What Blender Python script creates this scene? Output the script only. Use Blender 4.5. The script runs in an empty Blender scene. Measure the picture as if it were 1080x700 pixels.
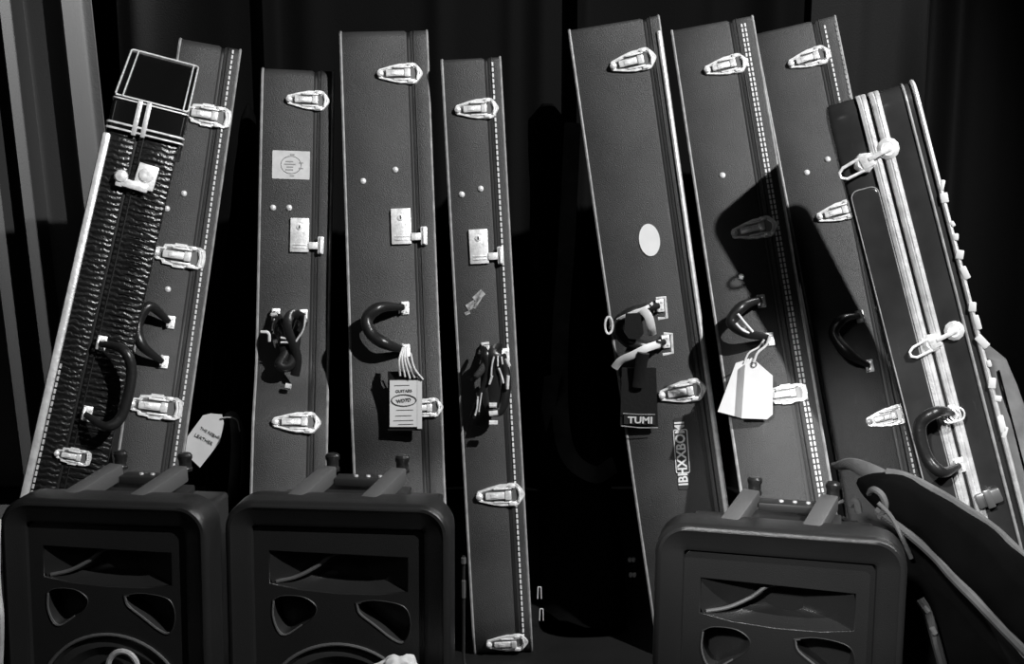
import bpy, bmesh, math, random
from mathutils import Vector, Matrix, noise
random.seed(4)
R = math.radians
S = bpy.context.scene
C = S.collection

# ------------------------------------------------------------------ camera, light, exposure
F, PITCH, CAMH = 1400.0, R(11), 1.05
cd = bpy.data.cameras.new('camera'); cam = bpy.data.objects.new('camera', cd); C.objects.link(cam)
cam.location = (0, 0, CAMH); cam.rotation_euler = (R(90) - PITCH, 0, 0)
cd.sensor_width = 36; cd.lens = 36 * F / 1080; cd.clip_start = .05
S.camera = cam
S.view_settings.view_transform = 'Standard'; S.view_settings.look = 'None'
S.view_settings.exposure = 0; S.view_settings.gamma = 1; S.view_settings.use_curve_mapping = False
w = bpy.data.worlds.new('world'); S.world = w; w.use_nodes = True
w.node_tree.nodes['Background'].inputs[0].default_value = (1, 1, 1, 1)
w.node_tree.nodes['Background'].inputs[1].default_value = .004

def aim(o, tgt):
    o.rotation_euler = (Vector(tgt) - o.location).to_track_quat('-Z', 'Y').to_euler()
def spot(name, loc, tgt, power, size, rad, blend=.5):
    l = bpy.data.lights.new(name, 'SPOT'); l.energy = power; l.spot_size = R(size); l.spot_blend = blend; l.shadow_soft_size = rad
    o = bpy.data.objects.new(name, l); C.objects.link(o); o.location = loc; aim(o, tgt); return o
def area(name, loc, tgt, power, sx, sy):
    l = bpy.data.lights.new(name, 'AREA'); l.energy = power; l.shape = 'RECTANGLE'; l.size = sx; l.size_y = sy
    o = bpy.data.objects.new(name, l); C.objects.link(o); o.location = loc; aim(o, tgt); return o
spot('stage_spot_right', (1.75, .35, 2.75), (0, 2.5, .88), 590, 52, .035, .9)
spot('added_front_spot', (-.5, -.2, 1.9), (.52, 1.95, .36), 300, 16, .08, .7)  # unseen spot added to brighten the right speaker front and lower cases
area('room_fill', (-1.0, -.4, 2.4), (0, 2.4, .6), 2, .5, .5)
spot('added_fold_spot_left', (-.62, 3.14, 2.35), (-1.27, 3.18, .60), 520, 30, .02, .8)  # unseen lamp added to light the left curtain folds
spot('added_fold_spot_right', (.45, 3.02, 2.6), (1.0, 3.2, 1.15), 120, 26, .03, .9)  # added lamp without a seen source, lifts the right curtain fold
spot('added_rim_spot', (2.3, 3.6, 2.9), (.6, 2.0, .5), 90, 60, .04, .6)  # unseen lamp added behind to lift the speaker tops

CP, SP = math.cos(PITCH), math.sin(PITCH)
CAM = Vector((0, 0, CAMH))
def ray(px, py):
    x = (px - 540) / F; u = -(py - 350) / F
    return Vector((x, CP + SP * u, -SP + CP * u))
def at(px, py, Y):
    """world point seen at a pixel of the photograph, at depth Y"""
    d = ray(px, py); return CAM + d * (Y / d.y)

# ------------------------------------------------------------------ materials
def mat(name, v, rough=.5, metal=0, bump=0, bscale=300, var=0, vscale=8, spec=.5, scuff=0, coat=0, kind='noise', sheen=0, tilt=1):
    m = bpy.data.materials.new(name); m.use_nodes = True
    nt = m.node_tree; b = nt.nodes['Principled BSDF']
    b.inputs['Base Color'].default_value = (v, v, v, 1); b.inputs['Roughness'].default_value = rough
    b.inputs['Metallic'].default_value = metal; b.inputs['Specular IOR Level'].default_value = spec
    b.inputs['Coat Weight'].default_value = coat; b.inputs['Sheen Weight'].default_value = sheen
    tc = nt.nodes.new('ShaderNodeTexCoord')
    if var or scuff:
        n = nt.nodes.new('ShaderNodeTexNoise'); n.inputs['Scale'].default_value = vscale; n.inputs['Detail'].default_value = 8
        nt.links.new(tc.outputs['Object'], n.inputs['Vector'])
        mr = nt.nodes.new('ShaderNodeMapRange'); mr.inputs['From Min'].default_value = .3; mr.inputs['From Max'].default_value = .7
        mr.inputs['To Min'].default_value = v * (1 - var); mr.inputs['To Max'].default_value = v * (1 + var)
        nt.links.new(n.outputs['Fac'], mr.inputs['Value']); out = mr.outputs[0]
        if scuff:
            mp = nt.nodes.new('ShaderNodeMapping'); mp.inputs['Scale'].default_value = (30, 30, 6); mp.inputs['Rotation'].default_value = (0, .5, .2)
            nt.links.new(tc.outputs['Object'], mp.inputs['Vector'])
            n2 = nt.nodes.new('ShaderNodeTexNoise'); n2.inputs['Scale'].default_value = 3; n2.inputs['Detail'].default_value = 10; n2.inputs['Roughness'].default_value = .7
            nt.links.new(mp.outputs[0], n2.inputs['Vector'])
            m2 = nt.nodes.new('ShaderNodeMapRange'); m2.inputs['From Min'].default_value = .64; m2.inputs['From Max'].default_value = .78
            m2.inputs['To Max'].default_value = scuff
            nt.links.new(n2.outputs['Fac'], m2.inputs['Value'])
            ad = nt.nodes.new('ShaderNodeMath'); ad.operation = 'ADD'
            nt.links.new(out, ad.inputs[0]); nt.links.new(m2.outputs[0], ad.inputs[1]); out = ad.outputs[0]
        nt.links.new(out, b.inputs['Base Color'])
    if bump:
        if kind == 'voronoi':
            n = nt.nodes.new('ShaderNodeTexVoronoi'); n.inputs['Scale'].default_value = bscale; o = n.outputs['Distance']
        elif kind == 'croc':
            mp = nt.nodes.new('ShaderNodeMapping'); mp.inputs['Scale'].default_value = (.55, 1, 2.6)
            nt.links.new(tc.outputs['Object'], mp.inputs['Vector'])
            n = nt.nodes.new('ShaderNodeTexVoronoi'); n.feature = 'DISTANCE_TO_EDGE'; n.inputs['Scale'].default_value = bscale
            nt.links.new(mp.outputs[0], n.inputs['Vector'])
            q = nt.nodes.new('ShaderNodeMapRange'); q.inputs['From Max'].default_value = .25; nt.links.new(n.outputs['Distance'], q.inputs['Value']); o = q.outputs[0]
        elif kind == 'ripple':
            n = nt.nodes.new('ShaderNodeTexWave'); n.bands_direction = 'Z'; n.inputs['Scale'].default_value = bscale
            n.inputs['Distortion'].default_value = 5; n.inputs['Detail'].default_value = 3; n.inputs['Detail Scale'].default_value = 2.5; o = n.outputs['Fac']
        elif kind == 'weave':
            n = nt.nodes.new('ShaderNodeTexWave'); n.inputs['Scale'].default_value = bscale; n.bands_direction = 'DIAGONAL'; o = n.outputs['Fac']
        else:
            n = nt.nodes.new('ShaderNodeTexNoise'); n.inputs['Scale'].default_value = bscale; n.inputs['Detail'].default_value = 4; o = n.outputs['Fac']
        if kind != 'croc': nt.links.new(tc.outputs['Object'], n.inputs['Vector'])
        bp = nt.nodes.new('ShaderNodeBump'); bp.inputs['Strength'].default_value = bump; bp.inputs['Distance'].default_value = .002
        nt.links.new(o, bp.inputs['Height']); nt.links.new(bp.outputs[0], b.inputs['Normal'])
    return m
M = dict(
    tolex=mat('grey_tolex', .038, .5, bump=.6, bscale=600, var=.38, vscale=7, scuff=.04),
    tolex_dark=mat('dark_tolex', .035, .45, bump=.5, bscale=600, var=.3, vscale=9, scuff=.05),
    seam=mat('seam_rubber', .008, .5),
    croc=mat('crocodile_vinyl', .008, .3, bump=.35, bscale=34, kind='ripple', var=.3, vscale=20),
    patent=mat('patent_leather', .006, .15, coat=.4),
    piping=mat('piping', .3, .4, var=.3, vscale=60),
    stitch=mat('stitch_thread', .75, .6),
    chrome=mat('worn_chrome', .95, .36, metal=.3, bump=.35, bscale=180, var=.25, vscale=90),
    steel=mat('brushed_aluminium', .75, .38, metal=.4, bump=.3, bscale=200, var=.2, vscale=60),
    dark_metal=mat('dark_metal', .22, .35, metal=.6),
    leather=mat('black_leather', .016, .32, bump=.3, bscale=160),
    plastic=mat('black_plastic', .019, .28, bump=.25, bscale=900, var=.1),
    plastic_grey=mat('grey_plastic', .10, .5, bump=.2, bscale=600),
    rubber=mat('black_rubber', .02, .5),
    cone=mat('paper_cone', .018, .7, bump=.2, bscale=90),
    cap=mat('woofer_cap', .4, .3, metal=.3),
    nylon=mat('black_nylon', .0035, .85, spec=.06, bump=.6, bscale=400, kind='weave', var=.3, vscale=20),
    nylon_lite=mat('faded_nylon', .05, .7, bump=.6, bscale=400, kind='weave', var=.4, vscale=20),
    greybag=mat('grey_canvas', .2, .8, bump=.6, bscale=60, var=.45, vscale=12),
    paper=mat('white_card', .8, .6, var=.05, vscale=30),
    paper_dim=mat('printed_card', .62, .55, var=.1, vscale=60),
    ink=mat('grey_ink', .12, .6), ink2=mat('black_ink', .03, .6), ink3=mat('pale_ink', .28, .6),
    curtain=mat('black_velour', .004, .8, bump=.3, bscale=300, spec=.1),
    curtain_lit_left=mat('black_curtain_lit_left', .05, .45, bump=.3, bscale=300, spec=.4),  # black curtain in a paler tone; light on its folds put into colour
    curtain_lit_right=mat('black_velour_lit_right', .02, .7, bump=.3, bscale=300, spec=.2),  # lightened copy of the black curtain, colour carries the dimly lit fold
    wall=mat('dark_wall', .02, .9, var=.2), floor=mat('dark_stage_floor', .007, .6, bump=.3, bscale=40, var=.4, vscale=5),
    worn=mat('worn_sticker', .3, .7, var=.8, vscale=120),
)

# ------------------------------------------------------------------ mesh helpers
class MB:
    def __init__(s): s.bm = bmesh.new()
    def box(s, c, d, rot=None, bev=0, seg=2):
        b = bmesh.new(); bmesh.ops.create_cube(b, size=1)
        for v in b.verts: v.co = Vector((v.co.x * d[0], v.co.y * d[1], v.co.z * d[2]))
        if bev: bmesh.ops.bevel(b, geom=b.edges[:], offset=bev, segments=seg, profile=.5, affect='EDGES')
        m = Matrix.Translation(c) @ (rot.to_4x4() if rot else Matrix())
        b.transform(m); s.add(b); return s
    def add(s, b):
        me = bpy.data.meshes.new('t'); b.to_mesh(me); b.free(); s.bm.from_mesh(me); bpy.data.meshes.remove(me); return s
    def loft(s, loops, cap0=True, cap1=True, closed=True):
        rings = [[s.bm.verts.new(p) for p in l] for l in loops]
        n = len(rings[0])
        for a, b in zip(rings, rings[1:]):
            for i in range(n if closed else n - 1):
                j = (i + 1) % n
                s.bm.faces.new((a[i], a[j], b[j], b[i]))
        if closed and cap0: s.bm.faces.new(rings[0][::-1])
        if closed and cap1: s.bm.faces.new(rings[-1])
        return s
    def tube(s, pts, r, seg=8, flat=1, closed=False, up=None):
        pts = [Vector(p) for p in pts]; n = len(pts); loops = []
        rr = r if isinstance(r, (list, tuple)) else [r] * n
        prev = Vector(up) if up else None
        for i, p in enumerate(pts):
            if closed: t = pts[(i + 1) % n] - pts[i - 1]
            else: t = pts[min(i + 1, n - 1)] - pts[max(i - 1, 0)]
            t.normalize()
            if prev is None: prev = Vector((0, 0, 1)) if abs(t.z) < .9 else Vector((1, 0, 0))
            a = prev - t * prev.dot(t); a.normalize(); prev = a if not up else prev; b = t.cross(a)
            loops.append([p + a * (math.cos(k * 2 * math.pi / seg) * rr[i] * flat) + b * (math.sin(k * 2 * math.pi / seg) * rr[i]) for k in range(seg)])
        if closed: loops.append(loops[0])
        s.loft(loops, not closed, not closed)
        if closed: bmesh.ops.remove_doubles(s.bm, verts=s.bm.verts, dist=1e-6)
        return s
    def lathe(s, prof, seg=24, c=(0, 0, 0), rot=None):
        """prof = (r, h) along +Z"""
        m = Matrix.Translation(c) @ (rot.to_4x4() if rot else Matrix())
        return s.loft([[m @ Vector((max(r, 1e-4) * math.cos(a), max(r, 1e-4) * math.sin(a), h)) for a in [2 * math.pi * k / seg for k in range(seg)]] for r, h in prof])
    def build(s, name, m, parent=None, mtx=None, smooth=True):
        bmesh.ops.recalc_face_normals(s.bm, faces=s.bm.faces)
        me = bpy.data.meshes.new(name); s.bm.to_mesh(me); s.bm.free()
        if smooth:
            for p in me.polygons: p.use_smooth = True
            me.set_sharp_from_angle(angle=R(38))
        me.materials.append(M[m])
        o = bpy.data.objects.new(name, me); C.objects.link(o)
        if parent: o.parent = parent
        if mtx: o.matrix_local = mtx
        return o
def tag(o, label=None, cat=None, group=None, kind=None):
    if label: o['label'] = label
    if cat: o['category'] = cat
    if group: o['group'] = group
    if kind: o['kind'] = kind
    return o
def empty(name, mtx):
    o = bpy.data.objects.new(name, None); C.objects.link(o); o.matrix_world = mtx; o.empty_display_size = .05; return o
def copy_part(o, parent, mtx):
    c = o.copy(); C.objects.link(c); c.parent = parent; c.matrix_local = mtx
    for ch in list(o.children):
        g = ch.copy(); C.objects.link(g); g.parent = c; g.matrix_local = ch.matrix_local.copy()
    return c
def smooth_path(pts, n=8):
    """Catmull-Rom"""
    P = [Vector(p) for p in pts]; P = [P[0] * 2 - P[1]] + P + [P[-1] * 2 - P[-2]]; out = []
    for i in range(1, len(P) - 2):
        for k in range(n):
            t = k / n; a, b, c, d = P[i - 1], P[i], P[i + 1], P[i + 2]
            out.append(.5 * ((2 * b) + (c - a) * t + (2 * a - 5 * b + 4 * c - d) * t * t + (3 * b - a - 3 * c + d) * t ** 3))
    out.append(P[-2]); return out
def rrect(w, h, r, n=6, cx=0, cy=0):
    o = []
    for sx, sy, a0 in ((1, 1, 0), (-1, 1, 90), (-1, -1, 180), (1, -1, 270)):
        for k in range(n + 1):
            a = R(a0 + 90 * k / n); o.append((cx + sx * (w / 2 - r) + r * math.cos(a), cy + sy * (h / 2 - r) + r * math.sin(a)))
    return o
def text_mesh(name, s, size, m, parent, mtx, ext=.0003, bold=0, sx=1):
    cu = bpy.data.curves.new(name, 'FONT'); cu.body = s; cu.size = size; cu.extrude = ext; cu.offset = bold
    cu.align_x = 'CENTER'; cu.align_y = 'CENTER'; cu.resolution_u = 3
    t = bpy.data.objects.new('t', cu); C.objects.link(t)
    bpy.context.view_layer.update()
    me = bpy.data.meshes.new_from_object(t.evaluated_get(bpy.context.evaluated_depsgraph_get()))
    bpy.data.objects.remove(t); bpy.data.curves.remove(cu)
    me.transform(Matrix.Diagonal((sx, 1, 1, 1))); me.materials.clear(); me.materials.append(M[m])
    o = bpy.data.objects.new(name, me); C.objects.link(o); o.parent = parent; o.matrix_local = mtx; return o
def holed_plate(name, outer, holes, th, m, parent, mtx=None):
    """flat plate in local XY with holes, thickness th each side"""
    cu = bpy.data.curves.new('p', 'CURVE'); cu.dimensions = '2D'; cu.fill_mode = 'BOTH'; cu.extrude = th; cu.bevel_depth = .0012; cu.bevel_resolution = 2; cu.offset = -.0012
    for l in [outer] + holes:
        sp = cu.splines.new('POLY'); sp.points.add(len(l) - 1)
        for p, q in zip(sp.points, l): p.co = (q[0], q[1], 0, 1)
        sp.use_cyclic_u = True
    t = bpy.data.objects.new('t', cu); C.objects.link(t); bpy.context.view_layer.update()
    me = bpy.data.meshes.new_from_object(t.evaluated_get(bpy.context.evaluated_depsgraph_get()))
    bpy.data.objects.remove(t); bpy.data.curves.remove(cu)
    me.materials.clear(); me.materials.append(M[m])
    o = bpy.data.objects.new(name, me); C.objects.link(o); o.parent = parent
    if mtx: o.matrix_local = mtx
    return o
RX90 = Matrix.Rotation(R(90), 4, 'X')      # local XY plane -> upright XZ plane, +Z -> -Y (towards the viewer)

# ------------------------------------------------------------------ the setting
b = MB(); b.box((0, 1.6, -.01), (5.6, 5.2, .02)); o = b.build('floor', 'floor'); o['kind'] = 'structure'
b = MB(); b.box((0, 3.75, 1.4), (5.6, .04, 2.8)); o = b.build('wall_back', 'wall'); o['kind'] = 'structure'

def curtain(label, x0, x1, ridges, amp, seed, y=3.28, lean=0, m='curtain'):
    rnd = random.Random(seed); n = int((x1 - x0) / .006); rows = 14; H = 2.35
    fr = [(x0 + (x1 - x0) * rnd.random(), rnd.uniform(.02, .045), rnd.uniform(.3, 1) * amp) for _ in range(int((x1 - x0) * 9))]
    b = MB(); grid = []
    for thick in (0, 1):
        g = []
        for j in range(rows + 1):
            z = .008 + H * j / rows; row = []
            for i in range(n + 1):
                x = x0 + (x1 - x0) * i / n
                d = sum(a * math.exp(-((x - c) / s) ** 2) for c, s, a in fr)
                d += sum(a * math.exp(-((x - c) / s) ** 2) for c, s, a in ridges)
                d += (.012 if m == 'curtain' else .003) * noise.noise(Vector((x * 6, z * 1.5, seed)))
                row.append(b.bm.verts.new((x + lean * (z - 1) , y - d + thick * .006, z)))
            g.append(row)
        grid.append(g)
    for g in grid:
        for j in range(rows):
            for i in range(n): b.bm.faces.new((g[j][i], g[j][i + 1], g[j + 1][i + 1], g[j + 1][i]))
    a, c = grid
    for j in range(rows):
        for i in (0, n): b.bm.faces.new((a[j][i], a[j + 1][i], c[j + 1][i], c[j][i]))
    for i in range(n):
        for j in (0, rows): b.bm.faces.new((a[j][i], a[j][i + 1], c[j][i + 1], c[j][i]))
    return tag(b.build('stage_curtain', m), label, 'curtain')
xl = lambda px, py=250, Y=3.2: at(px, py, Y).x
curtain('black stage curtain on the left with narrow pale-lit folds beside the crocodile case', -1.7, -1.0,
        [(xl(24), .012, .095), (xl(-6), .024, .125), (xl(84), .012, .07)], .004, 3, lean=-.05, m='curtain_lit_left')
curtain('black stage curtain hanging behind the middle cases', -.95, .70,
        [(xl(283), .014, .05), (xl(607), .014, .07)], .02, 5)
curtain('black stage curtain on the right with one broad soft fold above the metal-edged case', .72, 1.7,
        [(xl(962), .022, .10), (xl(1003), .03, .05)], .008, 8, m='curtain_lit_right')

# ------------------------------------------------------------------ hardware prototypes (u, v, n) = (X, Y, Z) of each piece
def plate_mesh(outline, h, margin, name, m, floor=.35):
    b = MB(); cx = sum(p[0] for p in outline) / len(outline)
    xs = [p[0] for p in outline]; ys = [p[1] for p in outline]
    hw, hh = (max(xs) - min(xs)) / 2, (max(ys) - min(ys)) / 2; cx = (max(xs) + min(xs)) / 2
    def ins(mg): return [(cx + (x - cx) * (hw - mg) / hw, y * (hh - mg) / hh) for x, y in outline]
    L = [(0, 0), (.0004, h * .7), (.0012, h), (margin, h), (margin + .0008, h * floor)]
    b.loft([[Vector((x, y, z)) for x, y in ins(mg)] for mg, z in L])
    return b
def make_latch(kind='gem'):
    W, H = .09, .044
    if kind == 'gem':
        half = [(-.5, .14), (-.47, .22), (-.38, .27), (-.2, .38), (0, .47), (.14, .47), (.17, .5), (.30, .5), (.36, .45), (.46, .2), (.5, .05)]
    else:
        half = [(-.5, .14), (-.42, .26), (-.33, .26), (-.30, .40), (-.12, .44), (-.1, .5), (.12, .5), (.14, .45), (.38, .45), (.48, .34), (.5, .1)]
    out = [(x * W, y * H) for x, y in half] + [(x * W, -y * H) for x, y in half[::-1]]
    root = plate_mesh(out, .0045, .0055, 'latch', 'chrome')
    # side ribs, hinge barrel
    for s in (-1, 1):
        root.box((.004, s * .0125, .004), (.034, .0035, .005), bev=.001)
        root.box((.021, s * .016, .0045), (.012, .007, .006), bev=.0015)
    root = root.build('latch', 'chrome')
    fl = MB(); o2 = [(.0 + x * .80, y * .66) for x, y in out]; fl.loft([[Vector((x, y, z)) for x, y in o2] for z in (.0012, .0022)]); fl.build('latch_recess', 'dark_metal', root)
    lv = MB(); lv.box((-.004, 0, .0065), (.048, .013, .006), bev=.002); lv.box((.014, 0, .0085), (.012, .017, .006), bev=.002)
    lv.box((-.012, 0, .0100), (.012, .008, .002), bev=.0008)
    lv.lathe([(.0065, .002), (.007, .005), (.006, .0085), (.003, .0105), (0, .011)], 14, (-.0395, 0, 0))
    lv.tube([(.033, -.013, .005), (.036, 0, .0065), (.033, .013, .005)], .0022, 6)
    lv.build('latch_lever', 'chrome', root); return root
PROTO = {}
def stash(o):   # prototypes are moved to their first place
    o['_used'] = False; return o
def put(kind, parent, mtx, maker):
    if kind not in PROTO:
        o = maker(); PROTO[kind] = o; o.parent = parent; o.matrix_local = mtx; return o
    return copy_part(PROTO[kind], parent, mtx)
def make_rivet():
    b = MB(); b.lathe([(.0055, 0), (.0055, .001), (.004, .0028), (.0015, .0036), (0, .0038)], 14); return b.build('rivet', 'chrome')
def make_mount():
    b = MB(); b.box((0, 0, .002), (.015, .024, .004), bev=.0015)
    b.tube([(-.005, -.009, .003), (-.005, -.008, .012), (-.005, 0, .015), (-.005, .008, .012), (-.005, .009, .003)], .0025, 8)
    b.lathe([(.0025, .003), (.0025, .005), (0, .0055)], 8, (.004, .006, 0)); b.lathe([(.0025, .003), (.0025, .005), (0, .0055)], 8, (.004, -.006, 0))
    return b.build('handle_mount', 'chrome')
def make_lock():
    b = MB(); b.box((0, 0, .0025), (.036, .066, .005), bev=.0016)
    for z in (-.0245, -.0185): b.box((.001, z, .0056), (.026, .0022, .0016), bev=.0005)
    b.lathe([(.006, .004), (.006, .0065), (.004, .0072), (0, .0068)], 16, (0, .016, 0))
    root = b.build('lock_plate', 'chrome')
    k = MB(); k.box((0, .016, .0078), (.002, .006, .0012)); k.build('keyhole', 'ink2', root)
    h = MB(); h.box((.026, -.020, .005), (.018, .014, .006), bev=.002); h.box((.0405, -.019, .006), (.012, .034, .005), bev=.002)
    h.tube([(.0405, -.034, .009), (.0405, -.004, .009)], .003, 8)
    h.build('hasp', 'chrome', root); return root

# ------------------------------------------------------------------ instrument case
class Case:
    def __init__(s, name, label, TL, TR, BL, BR, Yt, prof=None, D=.34, Yb=None, body='tolex', seam=.74, yaw=0, face=.8,
                 top_r=.02, edge='piping', stitch=(), cat='instrument case', bodyhalf=None, trim='piping', rim=.006, scale=1):
        pw = lambda a, b_: math.hypot(a[0] - b_[0], a[1] - b_[1])
        if Yb is None: Yb = Yt * pw(TL, TR) / pw(BL, BR)
        tl, tr, bl, br = at(*TL, Yt), at(*TR, Yt), at(*BL, Yb), at(*BR, Yb)
        T, B = (tl + tr) / 2, (bl + br) / 2
        up = (T - B).normalized(); x = ((tr - tl) + (br - bl)).normalized()
        Cn = (T + B) / 2; x = Matrix.Rotation(-math.atan2(Cn.x, Cn.y) * face + R(yaw), 3, up) @ x
        x = (x - up * x.dot(up)).normalized(); y = up.cross(x)
        s.w = ((tr - tl).length + (br - bl).length) / 2
        base = T - up * (T.z / up.z); s.L = (T - base).length
        # rest the lowest outline corner on the floor
        s.prof_pts = prof or [(0, 0), (1, 0)]
        drop = min(0, x.z * s.w / 2, -x.z * s.w / 2); s.sl = max(0, -y.z / up.z)
        sh = (-drop) / up.z
        base = base + up * sh; s.L -= sh
        s.u0 = sh
        s.M = Matrix.Translation(base) @ Matrix((x, y, up)).transposed().to_4x4()
        s.Mi = s.M.inverted(); s.D = D
        s.root = empty(name, s.M); tag(s.root, label, cat)
        w, L = s.w, s.L
        # outline in (y, z)
        N = 44; fr = [(s.p(L * k / N), L * k / N) for k in range(N + 1)]
        r = top_r; rb = .03
        def roundc(pts):
            out = []
            for yv, z in pts:
                d = 0
                if z > L - r: q = (z - (L - r)) / r; d = r * (1 - math.sqrt(max(0, 1 - q * q)))
                if z < rb: q = (rb - z) / rb; d = rb * (1 - math.sqrt(max(0, 1 - q * q)))
                out.append((yv + d, z))
            return out
        zs = [0, .001, .004, .009, .016, .03] + [L * k / N for k in range(2, N - 1)] + [L - r, L - r * .7, L - r * .45, L - r * .25, L - r * .1, L - r * .02, L]
        zs = sorted(set(z for z in zs if 0 <= z <= L))
        front = roundc([(s.p(z), z) for z in zs])
        back = [(D - yv * .8 if bodyhalf is None else bodyhalf - yv, z) for yv, z in front]
        s.front = front
        back = [(yv, z + s.sl * (yv - front[0][0]) * max(0, 1 - z / .25) * 1.0) for yv, z in back]; s.outline = front + back[::-1]
        xs = -w / 2 + w * seam; s.seam = xs
        def prism(x0, x1, bev, inset=0):
            b = MB(); c = (sum(p[0] for p in s.outline) / len(s.outline), L / 2)
            def lp(xx, k):
                o = []
                for yv, z in s.outline:
                    dy, dz = c[0] - yv, c[1] - z; o.append(Vector((xx, yv + k * (1 if dy > 0 else -1), z + k * max(-1, min(1, dz / .06)))))
                return o
            b.loft([lp(x0, inset + bev), lp(x0 + bev * .3, inset + bev * .3), lp(x0 + bev, inset), lp(x1 - bev, inset), lp(x1 - bev * .3, inset + bev * .3), lp(x1, inset + bev)])
            return b
        prism(-w / 2, xs - .0012, rim).build('case_body', body, s.root)
        prism(xs + .0012, w / 2, rim).build('lid', body, s.root)
        prism(xs - .004, xs + .004, .0005, .0025).build('seam_gasket', 'seam', s.root)
        # rim piping on both sides and lid welt
        def line(xx, off=-.0008): return [(xx, yv + off, z) for yv, z in front]
        if edge:
            for xx in (-w / 2 + .003, w / 2 - .003):
                MB().tube([(xx, yv + .001, z) for yv, z in front] + [(xx, yv + .001, z + .0) for yv, z in back[::-1][:3]], .0026, 6).build('edge_piping', edge, s.root)
        MB().tube(line(xs + .010, .0005), .0016, 6).build('welt', 'seam', s.root)
        for fx, mname in stitch:
            s.dashes(-w / 2 + w * fx, mname)
    def p(s, z):
        u = z / s.L; P = s.prof_pts
        if u <= P[0][0]: return P[0][1]
        for (a, ya), (b_, yb) in zip(P, P[1:]):
            if u <= b_:
                t = (u - a) / (b_ - a); t = t * t * (3 - 2 * t); return ya + (yb - ya) * t
        return P[-1][1]
    def dashes(s, xx, m='stitch', z0=.02, z1=None, ln=.0075, gap=.010, r=.0022):
        z1 = z1 or s.L - .012; b = MB(); z = z0
        while z < z1:
            b.box((xx, s.p(z) - .0006, z), (r * 1.6, .0022, ln), bev=.0006, seg=1); z += gap
        b.build('stitching', m, s.root, smooth=False)
    def surf(s, px, py):
        o = s.Mi @ CAM; d = (s.Mi.to_3x3()) @ ray(px, py); yv = 0
        for _ in range(8):
            t = (yv - o.y) / d.y; h = o + d * t; yv = s.p(h.z)
        return h.x, h.z
    def fr(s, px, py, n=0, rot=0, x=None, z=None):
        if x is None: x, z = s.surf(px, py)
        e = .004; k = (s.p(z + e) - s.p(z - e)) / (2 * e)
        Y = Vector((0, k, 1)).normalized(); X = Vector((1, 0, 0)); Z = X.cross(Y)
        m = Matrix((X, Y, Z)).transposed().to_4x4()
        return Matrix.Translation(Vector((x, s.p(z), z)) + Z * n) @ m @ Matrix.Rotation(R(rot), 4, 'Z')
    def latch(s, px, py, kind='gem', sc=1, rot=0):
        o = put(kind, s.root, s.fr(px, py, .0008, rot) @ Matrix.Scale(sc, 4), lambda: make_latch(kind)); return o
    def rivet(s, px, py): put('rivet', s.root, s.fr(px, py, .0005), make_rivet)
    def lock(s, px, py, sc=1): put('lock', s.root, s.fr(px, py, .0008) @ Matrix.Scale(sc, 4), make_lock)
    def handle(s, a, b_, mid, out=.035, r=.0105, mounts=True, m='leather', pts=None):
        """grip from mount pixel a to mount pixel b_, bowing towards pixels mid (list), standing off the case"""
        h = None
        P = []
        seq = [a] + mid + [b_]
        for i, q in enumerate(seq):
            x, z = s.surf(*q); e = 0 if i in (0, len(seq) - 1) else 1
            n = .012 if not e else out
            P.append(Vector((x, s.p(z) - n, z)))
        sp = smooth_path(P, 7); n = len(sp)
        rad = [r * (.55 + .45 * min(1, 4.0 * min(i, n - 1 - i) / n)) for i in range(n)]
        h = MB().tube(sp, rad, 12).build('handle', m, s.root)
        if mounts:
            for q in (a, b_): put('mount', h, s.fr(q[0] + 2, q[1]), make_mount)
        return h
    def sticker(s, px, py, w_, h_, m, rot=0, r=.002, name='sticker'):
        b = MB(); o = rrect(w_, h_, r); b.loft([[Vector((x, y, z)) for x, y in o] for z in (.0003, .0011)])
        return b.build(name, m, s.root, s.fr(px, py, .0004, rot), smooth=False)

# -- the crocodile case, far left and nearest
c1 = Case('instrument_case', 'narrow crocodile-pattern case with shiny black top cap and bright metal edge, leftmost of all', (118, 136), (187, 149), (36, 486), (112, 495), 2.12,
          D=.20, body='croc', seam=.40, edge=None, rim=.004, top_r=.002, Yb=1.99)
L = c1.L; w1 = c1.w
b = MB(); b.box((-w1 / 2 - .002, .006, L / 2 - .004), (.013, .02, L - .012), bev=.004); b.build('metal_edging', 'steel', c1.root)
c1.dashes(-w1 / 2 + .0075, 'steel', .02, L * .62)
# padded slanted cap
cap = MB()
hw = w1 / 2 + .004
def caploop(z, y0, y1, r=.006, k=0): return [Vector((x, y, z + (0 if k == 0 else k * (y - y0)))) for x, y in rrect(2 * hw, y1 - y0, r, 3, 0, (y0 + y1) / 2)]
cap.loft([caploop(L - .004, -.005, .205), caploop(L + .042, -.005, .205), caploop(L + .050, 0.002, .200), caploop(L + .052, .006, .196, k=.6)])
cap.build('top_cap', 'patent', c1.root)
t = MB()
for zz in (L - .001, L + .008):
    t.tube([(x, y, zz) for x, y in rrect(2 * hw + .003, .213, .007, 3, 0, .1)], .0019, 6, closed=True)
for k_, (ya, yb) in enumerate([(-.004, .2)]):
    t.tube([(x, y, L + .047 + .34 * max(0, y) * 0) for x, y in rrect(2 * hw + .001, .2095, .007, 3, 0, .1)], .0015, 6, closed=True)
t.tube([(-hw + .013, -.004, L + .052), (-hw + .013, .19, L + .052 + .113)], .0014, 6)
t.tube([(hw - .009, -.004, L + .052), (hw - .009, .19, L + .052 + .113)], .0014, 6)
t.tube([(-hw + .002, .004, L + .053), (hw - .002, .004, L + .053)], .0014, 6)
t.tube([(x, y, L + .0535 + .6 * (y - .006)) for x, y in rrect(2 * hw - .002, .19, .006, 3, 0, .101)], .0016, 6, closed=True)
t.build('cap_binding', 'chrome', c1.root)
t = MB(); xs = c1.seam
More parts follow.
